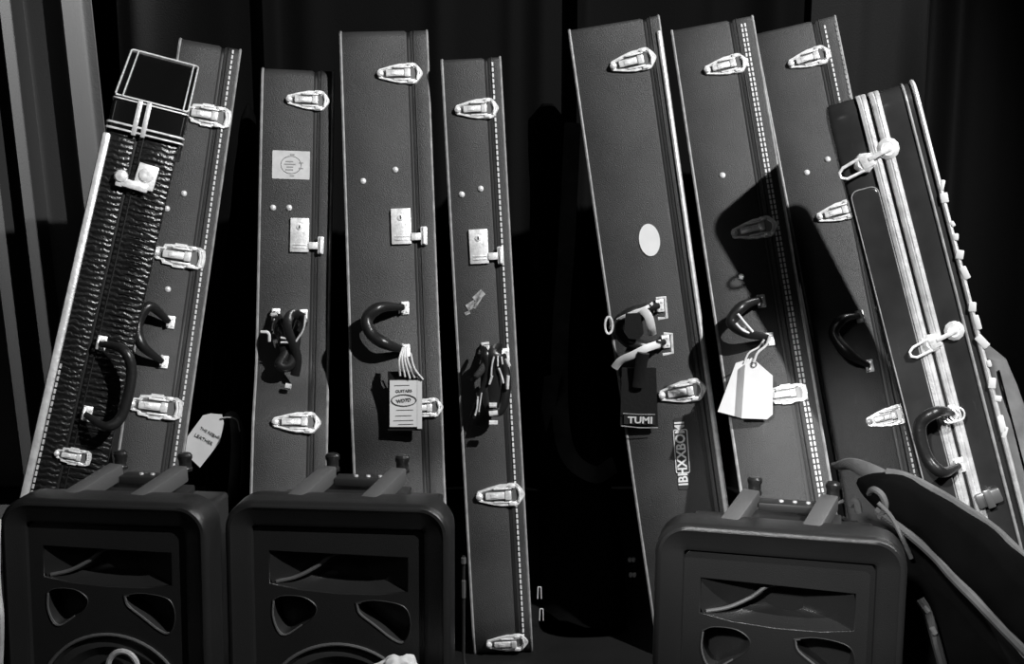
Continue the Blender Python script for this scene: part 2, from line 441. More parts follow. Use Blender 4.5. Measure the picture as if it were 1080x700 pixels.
for dx in (-.006, .008): t.box((xs + dx, -.006, L + .022), (.008, .005, .056), bev=.0015)
t.build('cap_clasp_strip', 'steel', c1.root)
# lock with thumb catch
x_, z_ = c1.surf(154, 187)
b = MB(); b.box((0, 0, .003), (.032, .04, .006), bev=.002); b.lathe([(.012, .006), (.011, .009), (.006, .0105), (0, .009)], 20, (0, .003, 0))
lk = b.build('lock_plate', 'chrome', c1.root, c1.fr(154, 187, .001, -4))
b = MB(); b.box((-.014, -.019, .009), (.044, .014, .007), bev=.003); b.lathe([(.009, .003), (.011, .008), (.009, .014), (0, .016)], 14, (-.036, -.011, 0)); b.box((-.036, -.018, .008), (.012, .02, .008), bev=.003)
b.build('lock_catch', 'chrome', lk)
# ribbed vinyl folds on the right of the face
b = MB(); z = .25 * L; k = 0
while z < L - .03:
    x0 = random.uniform(.001, .012); x1 = w1 / 2 - random.uniform(.003, .008)
    b.tube(smooth_path([(x0, .0012, z), ((x0 + x1) / 2, -.0014, z + .002), (x1, .0008, z - .001)], 4), [.0003] + [.0011] * 7 + [.0003], 6)
    z += random.uniform(.0085, .0125)
b.build('vinyl_ridge_texture', 'croc', c1.root)
c1.handle((105, 362), (90, 436), [(131, 369), (139, 395), (129, 436), (112, 448)], .040, .0085)
h = [o for o in c1.root.children if o.name.startswith('handle')][0]
c1.latch(77, 481, 'plain', .62)
c1.latch(12, 556, 'plain', .62)

# -- second: slim contoured case
c2 = Case('guitar_case', 'grey guitar case leaning right behind the crocodile case, second from the left', (191, 37), (254, 50), (125, 466), (196, 474), 2.52,
          prof=[(0, .03), (.30, 0), (.42, 0), (.56, .02), (1, 0)], seam=.70, stitch=[(.86, 'stitch')])
c2.latch(218, 122, 'plain', 1.0); c2.latch(189, 270, 'plain', 1.05); c2.latch(164, 429, 'plain', 1.05)
for q in ((184, 168), (194, 204), (176, 220), (177, 305)): c2.rivet(*q)
c2.handle((178, 340), (171, 382), [(158, 326), (146, 345), (150, 366)], .04, .010)

# -- third
c3 = Case('guitar_case', 'grey guitar case with a square pale sticker near its top, third from the left', (277, 69), (352, 72), (264, 470), (347, 470), 2.5,
          prof=[(0, .02), (.30, 0), (.40, 0), (.52, .055), (1, 0)], seam=.74)
c3.latch(325, 106, 'gem', .88); c3.latch(313, 446, 'gem', .95)
c3.rivet(288, 219); c3.rivet(305, 219)
c3.lock(316, 248, .95)
st = c3.sticker(307, 174, .068, .052, 'paper_dim')
b = MB(); b.tube([(.016 * math.cos(a) * 1.15, .016 * math.sin(a), .0012) for a in [2 * math.pi * k / 28 for k in range(28)]], .0008, 4, closed=True)
for i, (dx, dy, l) in enumerate([(-.003, .006, .014), (-.002, .001, .020), (-.002, -.004, .012), (-.003, -.009, .014), (.018, .004, .008), (.018, -.006, .008), (.002, .019, .008), (.002, -.020, .008)]):
    b.box((dx, dy, .0012), (l, .0022, .0006))
b.build('sticker_print', 'ink3', st, smooth=False)
c3.handle((289, 332), (318, 333), [(298, 344), (303, 372), (296, 388), (308, 386), (314, 352)], .045, .0095)
# -- fourth: widest
c4 = Case('guitar_case', 'tall grey guitar case with a white shop tag, fourth from the left', (359, 33), (450, 26), (369, 462), (470, 468), 2.5,
          prof=[(0, .035), (.22, .01), (.32, .03), (.42, 0), (.56, .02), (1, 0)], seam=.77)
c4.latch(422, 78, 'gem', .92); c4.latch(446, 430, 'gem', .8)
c4.rivet(383, 191); c4.rivet(417, 179)
c4.lock(423, 239, 1.0)
c4.handle((425, 325), (426, 370), [(402, 328), (388, 340), (393, 356), (408, 366)], .042, .011)
# -- fifth
c5 = Case('guitar_case', 'narrow grey guitar case with a bright stitched edge, fifth from the left', (465, 62), (528, 60), (493, 600), (559, 600), 2.45, Yb=2.29,
          prof=[(0, .02), (.06, 0), (1, 0)], seam=.74, stitch=[(.845, 'stitch')], top_r=.008)
c5.latch(503, 115, 'gem', .88); c5.latch(528, 522, 'gem', .98); c5.latch(535, 677, 'gem', .85)
c5.rivet(487, 205); c5.rivet(507, 199); 
c5.lock(505, 260, .95)
for q, sz, rt in (((497, 322), (.018, .012), 30), ((505, 312), (.022, .012), 40), ((493, 330), (.010, .006), 20), ((503, 319), (.024, .007), 55)):
    c5.sticker(*q, *sz, 'worn', rt, .001, 'torn_sticker')
c5.handle((510, 368), (531, 374), [(512, 395), (514, 425), (528, 430), (534, 400)], .045, .0095)
# -- sixth
c6 = Case('guitar_case', 'wide grey guitar case with an oval white sticker and vertical lettering sticker, leaning left', (600, 31), (694, 16), (666, 516), (766, 505), 2.42,
          prof=[(0, .03), (.28, 0), (1, 0)], seam=.83, stitch=[], top_r=.008)
c6.latch(668, 65, 'gem', .92, 4); c6.latch(720, 413, 'gem', .95, 2)
b = MB(); b.loft([[Vector((.0185 * math.cos(a), .029 * math.sin(a), z)) for a in [2 * math.pi * k / 32 for k in range(32)]] for z in (.0003, .0014)])
b.build('oval_sticker', 'paper', c6.root, c6.fr(685, 253, .0005))
c6.handle((694, 322), (700, 360), [(668, 328), (652, 342), (662, 358), (682, 364)], .044, .011)
x_, z_ = c6.surf(720, 478)
bd = c6.sticker(719, 478, .020, .130, 'ink2', -4, .004, 'lettering_sticker')
text_mesh('lettering', 'IBHXXBOMI', .0235, 'stitch', bd, Matrix.Translation((0, 0, .0013)) @ Matrix.Rotation(R(90), 4, 'Z'), bold=.0006, sx=.92)
b = MB(); b.tube([(x, y, .0013) for x, y in rrect(.024, .078, .003, 4, 0, .004)], .0009, 5, closed=True); b.build('sticker_outline', 'stitch', bd)
MB().tube([(w_, c6.p(z) - .001, z) for w_, z in [(c6.w / 2 - .006, c6.L * k / 40) for k in range(1, 40)]], .0042, 8).build('edge_binding', 'steel', c6.root)
# -- seventh
c7 = Case('guitar_case', 'grey guitar case with two white tags on its handle, leaning left, seventh from the left', (708, 28), (793, 18), (776, 500), (876, 492), 2.54,
          seam=.72, stitch=[(.84, 'stitch'), (.88, 'stitch')], top_r=.008)
c7.latch(766, 70, 'gem', .9, 4); c7.latch(796, 242, 'gem', .92, 4); c7.latch(829, 416, 'plain', .82)
c7.rivet(762, 185); c7.rivet(782, 292)
c7.handle((801, 318), (810, 358), [(783, 330), (772, 345), (786, 356)], .042, .010)
# -- eighth
c8 = Case('guitar_case', 'grey guitar case leaning left, half hidden by the metal-edged case beside it', (797, 34), (879, 16), (880, 490), (977, 482), 2.66, Yb=2.32,
          prof=[(0, .03), (.3, 0), (1, 0)], seam=.72, stitch=[(.84, 'stitch'), (.97, 'piping')], top_r=.008)
c8.latch(854, 62, 'gem', .92, 5); c8.latch(884, 224, 'gem', .9, 5); c8.latch(936, 440, 'gem', .85, 5)
c8.rivet(851, 182); c8.rivet(873, 168)
c8.handle((905, 334), (915, 386), [(888, 342), (880, 356), (895, 376)], .042, .010)

# -- ninth: hard shell with aluminium valances, nearest on the right
c9 = Case('instrument_case', 'shiny hard-shell case with two bright aluminium rails, rightmost case, leaning left', (872, 98), (962, 96), (962, 470), (1062, 466), 2.14, Yb=2.03,
          D=.19, body="patent", seam=.47, edge=None, rim=.008, top_r=.03)
w9, L9 = c9.w, c9.L
M['shell'] = mat('black_shell', .03, .22, bump=.1, bscale=60, var=.3, vscale=12, scuff=.04)
for ch in c9.root.children:
    if ch.name.startswith(('case_body', 'lid')): ch.data.materials[0] = M['shell']
for dx, rw in ((-.0105, .0085), (.0105, .0085)):
    b = MB(); rings = []
    for i, (yv, z) in enumerate(c9.front):
        rings.append([Vector((c9.seam + dx + a, yv + q, z + (.002 if z > L9 - .02 else 0) )) for a, q in ((-rw, .003), (-rw * .8, -.004), (-rw * .2, -.005), (0, -.003), (rw * .2, -.005), (rw * .8, -.004), (rw, .003))])
    yv, z = c9.front[-1]
    rings.append([Vector((v.x, .175, L9 + .003)) for v in rings[-1]])
    b.loft(rings); b.build('aluminium_rail', 'steel', c9.root)
b = MB(); b.tube([(w9 / 2 - .004, yv - .001, z) for yv, z in c9.front], .0042, 8); b.build('edge_bead', 'steel', c9.root)
b = MB(); b.tube([(w9 / 2 - .020, yv - .0005, z) for yv, z in c9.front], .0024, 8); b.build('edge_bead', 'piping', c9.root)
# worn edge flakes
for k in range(14):
    z = (.45 + .03 * k + random.uniform(-.012, .012)) * L9; b = MB()
    b.box((w9 / 2 - .001 + random.uniform(-.002, .003), -.003, z), (random.uniform(.006, .013), .006, random.uniform(.008, .03)), rot=Matrix.Rotation(random.uniform(-.5, .5), 3, 'Y'), bev=.002)
    b.build('worn_edge_tape', 'stitch', c9.root)
# raised side panel
p0, p1 = c9.surf(897, 203), c9.surf(975, 450)
def panel(c, x0, x1, z0, z1, th):
    b = MB(); o = rrect(x1 - x0, z1 - z0, .012, 5, (x0 + x1) / 2, (z0 + z1) / 2)
    b.loft([[Vector((x, -h, z)) for x, z in rrect(x1 - x0 - 2 * k, z1 - z0 - 2 * k, .012, 5, (x0 + x1) / 2, (z0 + z1) / 2)] for k, h in ((0, -.002), (0, th * .6), (.002, th), (.004, th))])
    return b.build('side_panel', 'shell', c.root), o
zt = p0[1]; zb = c9.surf(955, 420)[1]
pn, o = panel(c9, -w9 / 2 + .004, c9.seam - .020, .04, zt, .005)
b = MB(); b.tube([(x, -.004, z) for x, z in rrect(c9.seam - .020 + w9 / 2 - .004, zt - .04, .012, 5, (-w9 / 2 + .004 + c9.seam - .020) / 2, (.04 + zt) / 2)], .0011, 6, closed=True)
b.build('panel_rim', 'piping', pn)
def make_draw_latch():
    b = MB(); b.lathe([(.017, 0), (.017, .003), (.015, .006), (.010, .008), (.009, .007), (0, .0075)], 8, (-.013, 0, 0)); b.box((-.008, 0, .005), (.02, .022, .008), bev=.002)
    b.lathe([(.017, 0), (.0175, .003), (.015, .005), (.011, .007), (.010, .0062), (0, .0066)], 12, (.030, .002, 0)); b.box((.015, .001, .0075), (.04, .008, .006), bev=.002)
    root = b.build('draw_latch', 'chrome')
    b = MB(); b.tube([(-.018, .010, .006), (-.045, .009, .009), (-.054, .004, .010), (-.055, -.004, .010), (-.047, -.010, .009), (-.018, -.011, .006)], .0026, 8)
    b.build('wire_bail', 'chrome', root); return root
for q, sc in (((919, 168), 1.0), ((990, 358), .9)): put('draw', c9.root, c9.fr(*q, .002, 14) @ Matrix.Scale(sc, 4), make_draw_latch)
b = MB(); b.box((0, 0, .006), (.04, .024, .012), bev=.004); b.box((.0, 0, .013), (.012, .03, .005), bev=.002); b.build('corner_catch', 'dark_metal', c9.root, c9.fr(1042, 524, .004, 8))
h9 = c9.handle((1004, 434), (1010, 490), [(985, 430), (968, 444), (974, 475), (990, 492)], .055, .010, m='leather')
b = MB()
for k in range(3): b.tube([(-.011 * math.cos(a) + k * .006, .011 * math.sin(a), .012) for a in [2 * math.pi * q / 16 for q in range(16)]], .0016, 6, closed=True)
b.build('handle_ring', 'chrome', h9, c9.fr(1000, 437, .01))

# ------------------------------------------------------------------ tags and straps
def tagcard(b, pts_px, Y, th=.0012):
    pts = [at(x, y, Y) for x, y in pts_px]
    return pts
def thing_at(name, p, label, cat, group=None):
    o = empty(name, Matrix.Translation(p)); tag(o, label, cat, group); return o
def card(root, pxs, Y, m, name='card', th=.0012, bulge=0, Ys=None):
    """solid card whose corners are seen at pxs, each at its own depth"""
    Ys = Ys or [Y] * len(pxs); pts = [at(x, y, q) for (x, y), q in zip(pxs, Ys)]
    o = root.matrix_world.translation; n = (pts[1] - pts[0]).cross(pts[2] - pts[1]).normalized()
    if n.y > 0: n = -n
    b = MB(); b.loft([[p - o - n * th for p in pts], [p - o for p in pts]]); return b.build(name, m, root, smooth=False), n
def cord(root, pxs, r, m, name='cord', Y=None):
    o = root.matrix_world.translation
    P = smooth_path([at(x, y, (q[0] if q else Y)) - o for x, y, *q in pxs], 6)
    return MB().tube(P, r, 7).build(name, m, root)

# depth of a case surface under a pixel
def Yof(c, px, py): 
    x, z = c.surf(px, py); return (c.M @ Vector((x, c.p(z), z))).y
# white tag on the black soft bag handle
Yg = 2.36
g = thing_at('luggage_tag', at(235, 438, Yg), 'white paper tag with two lines of grey writing beside the second case', 'tag')
cd_, n = card(g, [(189, 472), (214, 438), (222, 436), (234, 437), (236, 446), (232, 466), (211, 493)], Yg, 'paper')
ang = math.degrees(math.atan2(466 - 493, 232 - 211))
def wtext(root, s, px, py, Y, size, m, rotdeg, bold=0, sx=1, fwd=.0012, name='writing'):
    o = root.matrix_world.translation
    mt = Matrix.Translation(at(px, py, Y) - o - Vector((0, fwd, 0))) @ RX90 @ Matrix.Rotation(R(rotdeg), 4, 'Z') @ Matrix.Rotation(R(0), 4, 'X')
    return text_mesh(name, s, size, m, root, mt, bold=bold, sx=sx)
wtext(g, 'THE RED', 219, 455, Yg, .0075, 'ink', -30); wtext(g, 'LEATHER', 215, 463, Yg, .009, 'ink', -30); wtext(g, 'BAG', 228, 460, Yg, .007, 'ink', -15)
cord(g, [(233, 441), (241, 440), (250, 443), (253, 455)], .0016, 'piping', Y=Yg - .002)

# shop tag on the fourth case
Y4 = Yof(c4, 427, 425) - .03
g = thing_at('luggage_tag', at(427, 400, Y4), 'white printed shop tag in a black holder hanging from the fourth case handle', 'tag')
card(g, [(409, 392), (409, 454), (445, 454), (445, 400), (436, 392)], Y4 + .002, 'leather', 'tag_holder', .004)
card(g, [(411, 401), (411, 450), (440, 450), (440, 401)], Y4 - .0015, 'paper')
card(g, [(440, 397), (440, 452), (445, 452), (445, 402)], Y4 - .002, 'stitch', 'card_edge')
o = g.matrix_world.translation
b = MB(); b.tube([at(426 + 13 * math.cos(a), 422 + 6 * math.sin(a), Y4 - .0022) - o for a in [2 * math.pi * k / 24 for k in range(24)]], .0009, 5, closed=True)
for (x0, x1, y) in ((418, 436, 432), (417, 434, 438), (415, 436, 443), (420, 436, 447), (416, 432, 406)):
    b.tube([at(x0, y + .5, Y4 - .0022) - o, at(x1, y, Y4 - .0022) - o], .0005, 4)
b.build('emblem_outline', 'ink', g)
wtext(g, 'GUITARS', 426, 412, Y4, .0072, 'ink', 2, fwd=.0022); wtext(g, 'WD7D', 426, 422, Y4, .0085, 'ink', 8, fwd=.0022, bold=.0002)
for k, (ox, oy) in enumerate(((0, 0), (3, 1), (6, 3), (9, 2))):
    cord(g, [(425 + ox * .4, 366, Y4 - .002), (421 + ox * 1.0, 380, Y4 - .012), (422 + ox * 1.7, 396 + oy, Y4 - .004)], .0019, 'paper', 'string')
cord(g, [(433, 372, Y4 - .01), (437, 388, Y4 - .012), (446, 400, Y4 - .004)], .0016, 'paper', 'string')

# two white tags on the seventh case
Y7 = Yof(c7, 790, 410) - .045
g = thing_at('luggage_tag', at(795, 384, Y7), 'white blank tag with clipped corners in front of another on the seventh case', 'tag', None)
card(g, [(786, 382), (793, 377), (815, 396), (815, 437), (809, 442), (782, 441)], Y7, 'paper')
cord(g, [(812, 354), (808, 364), (799, 372), (795, 382)], .0022, 'stitch', 'string', Y7 - .004)
for p_ in ((786, 382),): pass
o = g.matrix_world.translation
MB().tube([at(795 + 3 * math.cos(a), 384 + 3 * math.sin(a), Y7 - .0015) - o for a in [2 * math.pi * k / 14 for k in range(14)]], .0008, 5, closed=True).build('eyelet', 'ink', g)
g = thing_at('luggage_tag', at(776, 382, Y7 + .016), 'white blank tag tilted behind the front tag on the seventh case', 'tag', None)
card(g, [(776, 383), (790, 378), (789, 432), (783, 441), (757, 434)], Y7 + .014, 'paper')
cord(g, [(785, 382), (790, 372), (800, 366), (806, 358)], .0016, 'stitch', 'string', Y7 + .012)
# paper strip looped through handle 7
g = thing_at('baggage_strip', at(785, 345, Y7), 'short white adhesive strips looped on the seventh case handle', 'strip')
cord(g, [(778, 331), (786, 341), (794, 350)], .0024, 'stitch', 'strip', Y7 - .012)
cord(g, [(776, 341), (783, 348), (790, 351)], .0022, 'stitch', 'strip', Y7 - .010)

# black leather tag on the sixth case
Y6 = Yof(c6, 675, 410) - .03
g = thing_at('luggage_tag', at(675, 380, Y6), 'black leather tag with metal-framed lettering hanging from the sixth case handle', 'tag')
card(g, [(656, 388), (654, 448), (694, 450), (692, 388)], Y6, 'leather', 'tag_body', .004)
card(g, [(658, 436), (658, 447), (691, 448), (691, 437)], Y6 - .003, 'rubber', 'name_plate', .0015)
o = g.matrix_world.translation
b = MB(); b.tube([at(x, y, Y6 - .0045) - o for x, y in ((657, 436), (675, 437), (691, 437))], .0008, 5); b.tube([at(x, y, Y6 - .0045) - o for x, y in ((655, 449), (675, 451), (694, 451))], .0009, 5)
b.build('plate_rim', 'piping', g)
wtext(g, 'TUMI', 675, 442.5, Y6, .0165, 'paper_dim', -1, bold=.0005, sx=1.15, fwd=.0048)
# tongue, buckle straps
b = MB(); P = smooth_path([at(x, y, q) - o for x, y, q in ((679, 372, Y6 - .02), (676, 385, Y6 - .014), (674, 400, Y6 - .008), (673, 408, Y6 - .006))], 5)
b.tube(P, .011, 10, flat=.4, up=(0, 1, 0)); b.build('tag_loop', 'leather', g)
g = thing_at('wrap_strap', at(674, 345, Y6), 'pale buckled strap wrapped round the sixth case handle', 'strap')
o = g.matrix_world.translation
def strap(root, px, r, flat, m, name='strap'):
    P = smooth_path([at(x, y, q) - root.matrix_world.translation for x, y, q in px], 6)
    return MB().tube(P, r, 8, flat=flat, up=(0, 1, 0)).build(name, m, root)
strap(g, [(643, 346, Y6 + .01), (652, 337, Y6), (664, 331, Y6 - .01), (682, 324, Y6 - .012), (688, 320, Y6 + .01)], .003, .5, 'stitch')
strap(g, [(677, 326, Y6 - .02), (684, 334, Y6 - .028), (687, 346, Y6 - .024), (688, 353, Y6 - .01)], .0075, .25, 'paper_dim')
strap(g, [(648, 388, Y6 + .005), (655, 380, Y6 - .004), (668, 374, Y6 - .014), (682, 367, Y6 - .016), (697, 362, Y6)], .007, .3, 'stitch')
b = MB(); b.tube([at(642 + 4 * math.cos(a), 343 + 9 * math.sin(a), Y6) - o for a in [2 * math.pi * k / 16 for k in range(16)]], .0022, 6, closed=True)
b.build('buckle', 'chrome', g); b = MB(); b.tube([at(x, y, Y6 - .02) - o for x, y in ((692, 315), (701, 313), (703, 335), (694, 336))], .003, 6); b.build('buckle', 'chrome', g); b = MB(); b.tube([at(x, y, Y6 - .02) - o for x, y in ((700, 352), (708, 352), (709, 372), (699, 374))], .003, 6)
b.build('buckle', 'chrome', g)
g = thing_at('id_tag', at(670, 340, Y6), 'small rounded black leather tag hanging beside the pale strap, sixth case', 'tag')
card(g, [(660, 331), (658, 350), (663, 357), (674, 358), (679, 351), (676, 330)], Y6 - .022, 'leather', 'tag_body', .005)

# handle wraps with buckles on cases three and five
def wrap(c, cx, cy, label, blades, metals):
    Y = Yof(c, cx, cy) - .055
    g = thing_at('handle_wrap', at(cx, cy, Y), label, 'strap')
    for px, r, fl, m in blades: strap(g, [(x, y, Y + dq) for x, y, dq in px], r, fl, m)
    for px, r in metals:
        o = g.matrix_world.translation
        MB().tube(smooth_path([at(x, y, Y - .008) - o for x, y in px], 4), r, 7).build('metal_clip', 'chrome', g)
    return g
wrap(c3, 303, 360, 'black looped wrist strap with metal clips on the third case handle',
     [([(297, 334, .03), (293, 345, .01), (299, 362, 0), (303, 392, 0)], .009, .3, 'leather'), ([(320, 335, .02), (308, 331, 0), (303, 345, -.01), (313, 375, -.005), (311, 396, .0)], .0085, .35, 'leather'), ([(313, 333, .02), (321, 338, .0), (316, 350, -.005)], .006, .4, 'leather')],
     [([(296, 356), (304, 357)], .002), ([(296, 361), (306, 361)], .002), ([(301, 407), (307, 408)], .0055), ([(275, 350), (283, 351), (284, 360)], .003), ([(322, 332), (320, 347), (312, 360)], .0018), ([(286, 332), (292, 331)], .0035)])
wrap(c5, 521, 400, 'black webbing strap bundle with metal clips on the fifth case handle',
     [([(508, 366, .03), (512, 372, .0), (514, 395, 0), (506, 420, 0), (498, 440, .01)], .006, .4, 'leather'), ([(528, 368, .03), (522, 372, .0), (521, 395, 0), (519, 436, 0)], .013, .3, 'leather'), ([(494, 400, .02), (503, 396, .0), (512, 384, 0)], .006, .4, 'nylon_lite')],
     [([(508, 363), (516, 362)], .003), ([(516, 427), (524, 427)], .0045), ([(516, 436), (525, 435)], .0045), ([(516, 446), (525, 446)], .005), ([(521, 376), (519, 384), (518, 396)], .0016), ([(525, 375), (525, 386)], .0016), ([(529, 376), (530, 384)], .0016),
      ([(519, 396), (516, 405)], .0022), ([(526, 388), (529, 396), (531, 404)], .0018), ([(534, 378), (537, 386)], .0035), ([(504, 418), (503, 430), (501, 438)], .0016), ([(508, 414), (505, 434)], .0012), ([(536, 396), (535, 410)], .0028)])

# ------------------------------------------------------------------ soft bags
def soft_bag(name, label, Lp, Rp, Ys, D, m, cat='gig bag', seed=1, wrinkle=.006, belly=.0):
    """padded bag; Lp/Rp: left and right pixel edges from top to bottom with depths Ys; real depth D"""
    rows = []
    K = len(Lp); base = None
    lp = smooth_path([at(x, y, q) for (x, y), q in zip(Lp, Ys)], 6); rp = smooth_path([at(x, y, q) for (x, y), q in zip(Rp, Ys)], 6)
    o = (lp[-1] + rp[-1]) / 2; o.z = min(lp[-1].z, rp[-1].z)
    root = empty(name, Matrix.Translation(o)); tag(root, label, cat)
    b = MB(); loops = []; n = len(lp)
    for i, (a, c) in enumerate(zip(lp, rp)):
        t = i / (n - 1); e = min(1, math.sqrt(max(0, 1 - (1 - min(1, t * 7)) ** 2)) + .25)
        mid = (a + c) / 2; X = (c - a) / 2 * e; hw_ = X.length; Yd = Vector((0, 1, 0)); lo = []
        for k in range(32):
            th = 2 * math.pi * k / 32; cx, sy = math.cos(th), math.sin(th)
            q = 3.2; rr = (abs(cx) ** q + abs(sy) ** q) ** (-1 / q)
            p = mid + X * (cx * rr) + Yd * (D / 2 * e * sy * rr + D / 2)
            w_ = wrinkle * noise.noise(Vector((p.x * 14 + seed, p.y * 14, p.z * 9))) + wrinkle * .5 * noise.noise(Vector((p.x * 40 + seed, p.y * 30, p.z * 25)))
            p += (p - mid - Yd * D / 2).normalized() * w_
            p.z = max(p.z, .003)
            lo.append(p - o)
        loops.append(lo)
    b.loft(loops); b.build('bag_body', m, root)
    return root, lp, rp, o
# between second and third
g, lp, rp, o = soft_bag('gig_bag', 'thin black soft gig bag wedged between the second and third cases', [(252, 110), (243, 200), (226, 330), (216, 460), (206, 640), (202, 690)], [(262, 110), (264, 200), (262, 330), (261, 460), (255, 640), (255, 690)], [2.72, 2.68, 2.62, 2.58, 2.52, 2.42], .10, 'nylon', seed=3)
oo = g.matrix_world.translation
P = smooth_path([at(x, y, q) - oo for x, y, q in ((238, 448, 2.56), (240, 441, 2.42), (247, 441, 2.37), (249, 470, 2.37), (246, 512, 2.38), (243, 530, 2.55))], 8)
MB().tube(P, [.004 if i < 5 or i > len(P) - 6 else .0095 for i in range(len(P))], 10).build('handle', 'nylon_lite', g)
P = smooth_path([at(x, y, q) - oo for x, y, q in ((250, 444, 2.56), (254, 450, 2.44), (257, 480, 2.4), (255, 515, 2.56))], 8)
MB().tube(P, .0045, 8).build('handle', 'nylon_lite', g)
# between fifth and sixth
g, lp, rp, o = soft_bag('gig_bag', 'black soft gig bag in the dark gap between the fifth and sixth cases', [(556, 110), (560, 220), (566, 380), (568, 540), (572, 660), (572, 700)], [(600, 110), (608, 220), (622, 340), (640, 480), (660, 600), (664, 700)], [2.85, 2.8, 2.7, 2.58, 2.45, 2.36], .16, 'nylon', seed=9)
oo = g.matrix_world.translation
def bagY(g_, px, py, Ys): return Ys
P = smooth_path([at(x, y, q) - oo for x, y, q in ((604, 130, 2.83), (598, 250, 2.74), (590, 380, 2.66), (596, 470, 2.58), (625, 500, 2.54), (648, 490, 2.56))], 8)
MB().tube(P, .018, 10, flat=.2, up=(0, 1, 0)).build('shoulder_strap', 'nylon_lite', g)
P = [at(x, y, 2.62) - oo for x, y in ((574, 398), (592, 392), (586, 425), (576, 455), (571, 430))]
b = MB(); b.loft([[p + Vector((0, .004, 0)) for p in P], [p - Vector((0, .004, 0)) for p in P]]); b.build('fabric_patch', 'nylon_lite', g)
for q in ((569, 625, 2.42), (571, 648, 2.40)):
    b = MB(); c_ = at(*q) - oo
    for dx in (-.003, .003): b.tube([c_ + Vector((dx, 0, .012)), c_ + Vector((dx * 1.2, 0, -.012))], .0011, 6)
    b.tube([c_ + Vector((-.003, 0, .012)), c_ + Vector((.003, 0, .012))], .0011, 6); b.build('zip_pull', 'chrome', g)
for q in ((666, 590, 2.40), (667, 606, 2.38)):
    b = MB(); c_ = at(*q) - oo
    b.lathe([(.003, -.004), (.004, 0), (.003, .004)], 8, c_ + Vector((-.003, 0, 0))); b.lathe([(.003, -.004), (.004, 0), (.003, .004)], 8, c_ + Vector((.004, 0, 0))); b.build('zip_pull', 'piping', g)
# grey bag at the right edge
g, lp, rp, o = soft_bag('gig_bag', 'pale grey canvas gig bag at the right edge beside the metal-edged case', [(1040, 372), (1046, 420), (1058, 490), (1074, 560), (1105, 680)], [(1062, 368), (1095, 450), (1130, 540), (1150, 620), (1180, 720)], [2.32, 2.28, 2.22, 2.16, 2.1], .14, 'greybag', seed=5)
oo = g.matrix_world.translation
MB().tube([p - oo + Vector((.004, .03, 0)) for p in lp[2:]], .004, 8).build('edge_piping', 'nylon', g)
mid = [(a + c) * .5 for a, c in zip(lp, rp)]
MB().tube([a.lerp(c, .35) - oo + Vector((0, -.003, 0)) for a, c in zip(lp[2:], rp[2:])], .0018, 6).build('seam', 'nylon', g)

# dark bag in front, lower right
def bagpoints():
    return [(905, 507, 1.93), (945, 522, 1.9), (1000, 560, 1.84), (1040, 598, 1.78), (1080, 638, 1.72), (1170, 728, 1.6), (1240, 800, 1.5)]
axis = smooth_path([at(*q) for q in bagpoints()], 6); n = len(axis); o = axis[-1].copy(); 
root = empty('gig_bag', Matrix.Translation(o)); tag(root, 'black soft gig bag slung diagonally in front of the metal-edged case, lower right corner', 'gig bag')
b = MB(); loops = []; topl = []; botl = []
for i, p in enumerate(axis):
    t = i / (n - 1); t_ = (axis[min(i + 1, n - 1)] - axis[max(i - 1, 0)]).normalized()
    side = t_.cross(Vector((0, 1, 0))).normalized()
    if side.z < 0: side = -side
    dep = side.cross(t_).normalized(); e = math.sqrt(max(.05, 1 - (1 - min(1, t * 5)) ** 2))
    hw_ = (.026 + .022 * min(1, t * 2.2)) * e; hd = .04 * e
    lo = []
    for k in range(28):
        a = 2 * math.pi * k / 28; ca, sa = math.cos(a), math.sin(a); rr = (abs(ca) ** 2.6 + abs(sa) ** 2.6) ** (-1 / 2.6)
        q = p + side * hw_ * ca * rr + dep * hd * sa * rr
        q += (q - p).normalized() * .004 * noise.noise(q * 22); lo.append(q - o)
    loops.append(lo)
    fz = dep if dep.y < 0 else -dep
    topl.append(p + side * hw_ * .98 + fz * hd * .25 - o); botl.append(p - side * hw_ * .86 + fz * hd * .62 - o)
b.loft(loops); b.build('bag_body', 'nylon', root)
lowax = smooth_path([at(*q) for q in [(938, 566, 1.93), (972, 640, 1.87), (1040, 725, 1.80), (1120, 810, 1.72)]], 6); loops = []; n2 = len(lowax)
for i, p in enumerate(lowax):
    t = i / (n2 - 1); t_ = (lowax[min(i + 1, n2 - 1)] - lowax[max(i - 1, 0)]).normalized(); side = t_.cross(Vector((0, 1, 0))).normalized(); dep = side.cross(t_).normalized()
    e = math.sqrt(max(.08, 1 - (1 - min(1, t * 4)) ** 2)); lo = []
    for k in range(24):
        a = 2 * math.pi * k / 24; ca, sa = math.cos(a), math.sin(a); rr = (abs(ca) ** 2.6 + abs(sa) ** 2.6) ** (-1 / 2.6)
        q = p + side * .068 * e * ca * rr + dep * .035 * e * sa * rr; q += (q - p).normalized() * .005 * noise.noise(q * 18); lo.append(q - o)
    loops.append(lo)
MB().loft(loops).build('side_pocket', 'nylon', root)
M['webbing'] = mat('grey_webbing', .12, .7, bump=.4, bscale=300, kind='weave', var=.3, vscale=25)
MB().tube(topl[4:], .007, 8).build('edge_piping', 'webbing', root)
MB().tube(botl[5:], .0075, 8).build('edge_piping', 'webbing', root)
b = MB(); P = smooth_path([at(x, y, q) - o for x, y, q in ((882, 492, 2.02), (896, 490, 1.97), (915, 496, 1.93), (935, 506, 1.91), (945, 516, 1.92))], 6)
b.tube(P, [.004] + [.013] * (len(P) - 2) + [.006], 10, flat=.45, up=(0, 1, 0)); b.build('top_flap', 'webbing', root)
cl = lambda pts, r, nm, m: MB().tube(smooth_path([at(*q) - o for q in pts], 6), r, 8).build(nm, m, root)
